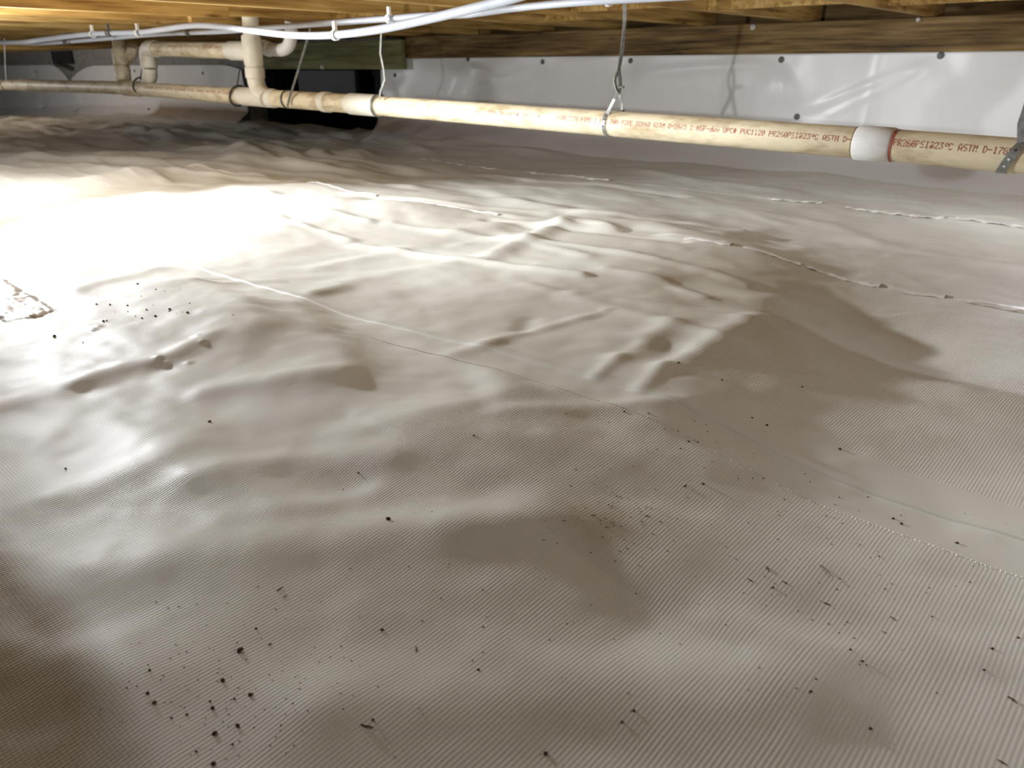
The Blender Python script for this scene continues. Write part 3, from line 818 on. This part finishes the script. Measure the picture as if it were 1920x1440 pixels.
# slanting strap by the trap
strap('strap_hanger', 'slanting dark metal strap right of the tall white tee', None, [(585, 40), (576, 75), (558, 135), (541, 190), (539, 200)], YP-0.06, 0.016, 'dark_steel', wrap=(3, 541, 0.003))
strap('strap_hanger', 'kinked grey strap at the left end of the right wall plastic', None, [(716, 30), (713, 100), (719, 130), (721, 150), (713, 172), (711, 186)], YP-0.05, 0.011, 'dark_steel', wrap=(4, 711, 0.008))
strap('strap_hanger', 'thin strap holding the drain pipe at the left edge', None, [(8, 70), (9, 100), (10, 130), (12, 155)], YP-0.06, 0.020, 'dark_steel', wrap=(0, 12, 0.004))
for (i, px, lab) in ((2, 447, 'black wire loop round the drain pipe left of the tall tee'), (2, 266, 'black wire loop hanging below the left white elbow')):
    c = on(i, px); root = empty('wire_loop', c, lab, 'wire')
    rr = R3 * 1.25
    loop = [c + np.array([0.02*math.sin(t), -rr*math.cos(t), rr*math.sin(t) + (0.02 if px < 300 else 0.0)]) for t in np.linspace(0, 2*math.pi, 30)]
    mb = MB(); mb.tube(loop, 0.006, 8); mb.build('loop', M['rust_wire'], root, True)
    mb = MB(); mb.tube([c + np.array([0, 0.0, rr]), c + np.array([0.005, 0.03, 0.15]), c + np.array([0.01, 0.04, ZJ - c[2]])], 0.004, 8); mb.build('tail', M['rust_wire'], root, True)

# ------------------------------------------------------------------ white flexible water lines under the joists
def cable(label, pts, r):
    P = []
    for (a, b, d) in pts:
        q = np.array(atD(a, b, d)); top_z = ZJ - 0.017
        if q[2] > top_z: q = _C + (q - _C) * (top_z - EYE) / (q[2] - EYE)
        P.append(q)
    root = empty('water_line', P[len(P)//2], label, 'pipe')
    mb = MB(); mb.tube(spline(P, 10), r, 18); mb.build('tubing', M['pex'], root, True)
    return root, P
cabA, PA = cable('thicker white flexible water line sagging in front of the tee', [(-120, 82, 4.9), (0, 80, 4.5), (45, 79, 4.35), (82, 74, 4.3), (170, 64, 4.1), (258, 61, 3.9), (300, 56, 3.75), (358, 48.5, 3.6), (412, 50, 3.4), (475, 58, 3.2), (550, 66, 2.95), (620, 66, 2.75), (700, 57, 2.5), (775, 42, 2.32), (870, 20, 2.1), (935, 4, 2.0), (1010, -18, 1.9)], 0.0132)
cabB, PB = cable('thinner pale water line running behind the sagging one', [(-120, 84, 5.0), (0, 80, 4.6), (75, 81, 4.5), (175, 74, 4.35), (257, 67, 4.2), (310, 63, 4.1), (350, 61.5, 4.0), (425, 58.5, 3.8), (500, 52, 3.6), (575, 46.5, 3.45), (650, 41, 3.3), (730, 35, 3.15), (800, 29.5, 3.05), (870, 28, 2.95), (900, 24.5, 2.9), (975, 14.5, 2.8), (1050, 7, 2.75), (1137, 1, 2.7), (1225, -4, 2.65), (1330, -10, 2.6)], 0.0125)
def clip(label, px, py, dep, kind):
    p = np.array(atD(px, py, dep)); root = empty('pipe_clip', p, label, 'clip')
    mb = MB(); ring = [p + np.array([0.0, 0.017*math.cos(t), 0.017*math.sin(t)]) for t in np.linspace(0, 2*math.pi, 20)]
    mb.ribbon(ring, 0.016 if kind != 'strap' else 0.022, (1, 0, 0), 0.003); mb.build('band', M['clip' if kind == 'pale' else ('pin_white' if kind == 'white' else 'dark_steel')], root)
    mb = MB(); mb.box(p + np.array([-0.006, -0.006, 0.012]), p + np.array([0.006, 0.006, 0.045])); mb.build('nail_leg', M['clip' if kind != 'strap' else 'dark_steel'], root)
    return root
clip('pale brownish clip hanging on the sagging water line', 629, 66, 2.72, 'pale')
clip('white clip on the thinner water line above the sagging one', 730, 35, 3.14, 'white')
clip('metal clamp on the water line at the top middle', 1141, 2, 2.69, 'white')
clip('pale clip on the water line near the far left riser', 174, 64, 4.09, 'pale')
clip('dark clip on the water line just left of the riser', 204, 62, 4.0, 'strap')
clip('dark clip on the lower water line at far left', 124, 78, 4.4, 'strap')
clip('dark clip on the water lines above the branch arm', 354, 61, 3.98, 'strap')
clip('brownish clip above the left white elbow', 259, 62, 3.88, 'pale')

# ------------------------------------------------------------------ lamps (off to the sides of the view, as the light shows; the back one is added fill)
def point_lamp(d, label, housing):
    root = empty('work_lamp', d['loc'], label, 'lamp')
    ld = bpy.data.lights.new('bulb_light', 'POINT'); ld.energy = d['watts']; ld.color = d['color']; ld.shadow_soft_size = d['radius']
    lo = bpy.data.objects.new('bulb_light', ld); lo.location = d['loc']; COL.objects.link(lo); attach(lo, root)
    x, y, z = d['loc']
    housing(root, x, y, z)
    if 'beam' in d:
        ld = bpy.data.lights.new('lamp_beam', 'SPOT'); ld.energy = d['beam']; ld.color = d['color']; ld.spot_size = math.radians(d['angle']); ld.spot_blend = 0.9; ld.shadow_soft_size = d['radius']
        lo = bpy.data.objects.new('lamp_beam', ld); lo.location = d['loc']
        lo.rotation_euler = (Vector(d['aim']) - Vector(d['loc'])).to_track_quat('-Z', 'Y').to_euler(); COL.objects.link(lo); attach(lo, root)
    return root
def left_housing(root, x, y, z):
    # flat back shield of a clamp lamp, open to the far wall
    mb = MB(); mb.box((x-0.35, y-0.105, z-0.16), (x+0.20, y-0.075, z+0.07), 0.004); mb.build('back_shield', M['lamp_black'], root)
    mb = MB(); mb.tube([(x, y-0.06, z+0.05), (x, y-0.06, ZJ)], 0.008, 8); mb.build('hanging_rod', M['steel'], root)
def right_housing(root, x, y, z):
    mb = MB(); mb.tube([(x, y, z+0.075), (x, y, z+0.10), (x, y, max(ZJ, z+0.11))], [0.022, 0.018, 0.006], 14); mb.build('lamp_holder', M['lamp_black'], root, True)
    mb = MB(); mb.tube([(x, y, z+0.035), (x, y, z+0.042), (x, y, z+0.058), (x, y, z+0.075)], [0.006, 0.018, 0.022, 0.014], 16); mb.build('bulb', M['glow'], root, True)
point_lamp(LAMP_LEFT, 'clamp work lamp hung from the joists beyond the left edge', left_housing)
point_lamp(LAMP_RIGHT, 'bare bulb hung from the joists beyond the right edge', right_housing)
point_lamp(LAMP_NEAR, 'bare bulb dropped low on its cord just beyond the right edge', right_housing)
point_lamp(LAMP_FAR, 'bare bulb hung from the joists far beyond the left edge', right_housing)
point_lamp(FILL_BACK, 'added fill light behind the viewpoint, built as a hanging bulb', right_housing)
d = LAMP_TORCH
root = empty('flood_torch', d['loc'], 'small flood torch hung beyond the left edge, aimed at the far wall', 'lamp')
dv = (Vector(d['aim']) - Vector(d['loc'])).normalized(); dn = np.array(dv)
ld = bpy.data.lights.new('torch_beam', 'SPOT'); ld.energy = d['watts']; ld.color = d['color']; ld.spot_size = math.radians(d['angle']); ld.spot_blend = 0.8; ld.shadow_soft_size = 0.012
lo = bpy.data.objects.new('torch_beam', ld); lo.location = d['loc']; lo.rotation_euler = dv.to_track_quat('-Z', 'Y').to_euler(); COL.objects.link(lo); attach(lo, root)
ld = bpy.data.lights.new('torch_flood', 'POINT'); ld.energy = d['spill']; ld.color = d['color']; ld.shadow_soft_size = 0.010
lo = bpy.data.objects.new('torch_flood', ld); lo.location = d['loc']; COL.objects.link(lo); attach(lo, root)
lx, ly, lz = d['loc']
mb = MB(); mb.box((lx-0.34, ly-0.032, lz-0.17), (lx+0.105, ly-0.016, lz+0.14), 0.003); mb.build('back_shield', M['lamp_black'], root)
p0 = np.array(d['loc']) - np.array([0, 0.035, 0]); dn = np.array([0, 1.0, 0])
mb = MB(); mb.tube([p0, p0 - dn * 0.02, p0 - dn * 0.10], [0.05, 0.045, 0.03], 16); mb.build('torch_body', M['lamp_black'], root, True)
mb = MB(); mb.tube([p0 - dn * 0.06, p0 - dn * 0.06 + np.array([0, 0, ZJ - p0[2]])], 0.005, 8); mb.build('hook', M['steel'], root)

# unseen bent tube, added and shaped to throw the crooked shadow on the wall plastic
Lr = np.array(LAMP_RIGHT['loc'])
root = empty('shadow_tube', Lr + 0.27 * (np.array(atY(1800, 200, YW)) - Lr), 'unseen bent grey tube added beyond the right edge to shadow the wall plastic', 'shadow_caster')
hp = [Lr + 0.27 * (np.array(atY(a, b, YW)) - Lr) for (a, b) in ((1872, 96), (1862, 140), (1822, 180), (1785, 205), (1782, 250))]
hp = [np.array([hp[0][0], hp[0][1], ZJ])] + hp + [hp[-1] + np.array([0.0, 0.0, -0.06])]
mb = MB(); mb.tube(spline(hp, 8), 0.031, 18); mb.build('shadow_caster', M['concrete'], root, True)

# ------------------------------------------------------------------ debris on the liner
def crumb_mesh(name, r, seed, flat=0.55):
    bm = bmesh.new(); bmesh.ops.create_icosphere(bm, subdivisions=1, radius=1.0)
    rr = random.Random(seed)
    for v in bm.verts:
        k = rr.uniform(0.65, 1.2); v.co = Vector((v.co.x*k*r, v.co.y*k*r*rr.uniform(0.7, 1), v.co.z*k*r*flat))
    me = bpy.data.meshes.new(name); bm.to_mesh(me); bm.free(); me.materials.append(M['crumb']); return me
CM = [crumb_mesh('dirt_crumb', 1.0, s) for s in range(6)]
def twig_mesh(seed):
    rr = random.Random(seed); mb = MB()
    pts = [(-0.5, 0, 0), (-0.15, rr.uniform(-.06, .06), 0.03), (0.2, rr.uniform(-.06, .06), 0.02), (0.5, rr.uniform(-.12, .12), 0)]
    mb.tube(pts, [0.05, 0.07, 0.06, 0.03], 6); me = bpy.data.meshes.new('twig_bit'); me.from_pydata(mb.v, [], mb.f); me.materials.append(M['twig']); return me
TM = [twig_mesh(s) for s in range(4)]
def put(px, py, size_px, kind, label, group, ang=None, mat=None):
    """size in image pixels of the photograph -> real size on the ground"""
    g = G(px, py); g = G(px, py, floor_z(g[0], g[1])); d = math.sqrt(g[0]**2 + g[1]**2 + EYE**2)
    s = size_px * d / F_PX
    me = random.choice(CM if kind == 'crumb' else TM)
    o = bpy.data.objects.new('dirt_crumb' if kind == 'crumb' else 'twig_bit', me); COL.objects.link(o)
    z = floor_z(g[0], g[1])
    if kind == 'crumb': o.scale = (s/2, s/2, s/2); z += s * 0.2
    else: o.scale = (s, s, s); z += s * 0.05
    o.location = (float(g[0]), float(g[1]), z); o.rotation_euler = (0, 0, random.uniform(0, 6.28) if ang is None else math.radians(ang))
    return tag(o, label, 'dirt' if kind == 'crumb' else 'twig', group)
put(728, 979, 11, 'crumb', 'round dark brown seed alone on the near liner', None)
put(451, 1221, 14, 'crumb', 'largest dark dirt crumb at the lower left', None)
put(688, 1362, 24, 'twig', 'thick dark twig bit near the bottom edge', None, 20)
put(780, 1218, 15, 'twig', 'curved brown twig bit at the lower middle', None, -40)
o = put(1550, 1072, 36, 'twig', 'longest thin pale twig on the lower right liner', None, -33); o.scale = (o.scale[0], o.scale[1]*0.3, o.scale[2]*0.25)
put(1440, 1067, 15, 'twig', 'short dark twig above the pair of smudged flecks', None, -60 + 20)
for (a, b, s) in ((418, 1276, 9), (470, 1304, 9), (277, 1299, 7), (289, 1317, 8), (281, 1257, 6), (399, 1328, 8), (446, 1361, 10), (402, 1376, 11), (400, 1434, 9), (440, 1311, 5), (436, 1396, 5), (321, 1346, 5), (350, 1340, 5), (368, 1409, 5), (480, 1179, 5), (505, 1209, 5), (394, 1315, 5)):
    put(a, b, s, 'crumb', 'dark dirt crumb in the scatter at the lower left of the liner', 'dirt crumbs at the lower left')
for (a, b, s) in ((259, 535, 5), (275, 582, 4), (318, 581, 6), (352, 587, 6), (291, 592, 5), (194, 603, 5), (181, 571, 4), (200, 602, 4), (239, 573, 4), (102, 631, 6), (266, 596, 4), (206, 572, 4)):
    put(a, b, s, 'crumb', 'tiny dark crumb in the scatter beside the crumpled tape patch', 'tiny crumbs beside the tape patch')
for (a, b, s) in ((1408, 1088, 13), (1473, 1093, 12), (1551, 1133, 12), (1675, 1160, 11), (1659, 1186, 8), (1899, 1313, 15), (1880, 1430, 13)):
    put(a, b, s, 'twig', 'smudged dark fleck in the row across the lower right liner', 'dark flecks on the lower right liner', random.uniform(-25, 5))
for (a, b, s) in ((1595, 1219, 5), (1617, 1241, 6), (1530, 1274, 4), (1520, 1296, 6), (1861, 1217, 6), (1748, 1157, 4), (1633, 1366, 6), (1450, 1102, 6), (1909, 1196, 5), (1845, 1256, 5)):
    put(a, b, s, 'crumb', 'small dark speck of dirt on the lower right liner', 'dirt specks on the lower right liner')
for (a, b, s) in ((1058, 973, 8), (1113, 966, 10), (1163, 1030, 7), (1020, 1002, 7), (1214, 968, 10), (1138, 985, 8), (1150, 978, 6), (1130, 1000, 6)):
    put(a, b, s, 'twig', 'small dark dirt fleck around the brown stain on the near liner', 'flecks around the brown stain', random.uniform(0, 60))
for (a, b, s) in ((1272, 690, 6), (1575, 842, 7), (1504, 724, 5), (1355, 706, 5), (1439, 794, 6), (1411, 778, 5), (1292, 820, 5), (1309, 822, 5), (1320, 902, 7), (1285, 905, 6), (1675, 973, 6), (1690, 983, 6), (1795, 1019, 6), (1171, 773, 5), (1217, 767, 4)):
    put(a, b, s, 'crumb', 'small dark crumb near the long middle seam', 'crumbs along the middle seam')
for (a, b, s) in ((525, 1104, 14), (483, 1098, 6), (535, 1118, 10)):
    put(a, b, s, 'twig', 'small brown twig fleck left of the round seed, nearer the viewer', 'twig flecks left of centre', 100)
for (a, b, s) in ((717, 1182, 7), (897, 1256, 6), (905, 1105, 4), (906, 1176, 4), (1024, 1414, 10), (1189, 1333, 7), (1166, 1354, 7), (699, 1350, 7), (671, 875, 5), (888, 812, 5), (394, 793, 7), (123, 879, 5), (886, 1239, 3)):
    put(a, b, s, 'crumb', 'single small crumb lying apart on the near liner', 'lone crumbs on the near liner')
# the finest dust, past counting
mb = MB(); rr = random.Random(3)
zones = [((430, 1290), (190, 110), 150), ((1550, 1080), (300, 150), 110), ((1150, 990), (120, 50), 70), ((1400, 880), (250, 90), 60), ((900, 1150), (350, 200), 40), ((280, 580), (120, 40), 20), ((1255, 705), (30, 18), 14)]
for (c0, sd0, n) in zones:
    for _ in range(n):
        px, py = rr.gauss(c0[0], sd0[0]/1.6), rr.gauss(c0[1], sd0[1]/1.6)
        if py > 1500 or px < -40 or px > 1990 or py < 520: continue
        g = G(px, py); z = floor_z(g[0], g[1]); d = math.sqrt(g[0]**2+g[1]**2+0.3); s = rr.uniform(0.8, 2.1) * d / F_PX
        a = rr.uniform(0, 6.28); e = rr.uniform(0.5, 1)
        ca, sa = math.cos(a)*s, math.sin(a)*s
        mb.add([(g[0]+ca, g[1]+sa, z), (g[0]-sa*e, g[1]+ca*e, z), (g[0]-ca, g[1]-sa, z), (g[0]+sa*e, g[1]-ca*e, z), (g[0], g[1], z+s*0.8)], [(0, 1, 4), (1, 2, 4), (2, 3, 4), (3, 0, 4)])
o = mb.build('fine_dirt', M['crumb']); tag(o, 'fine dark dust and grit scattered over the near liner', 'dirt', kind='stuff')
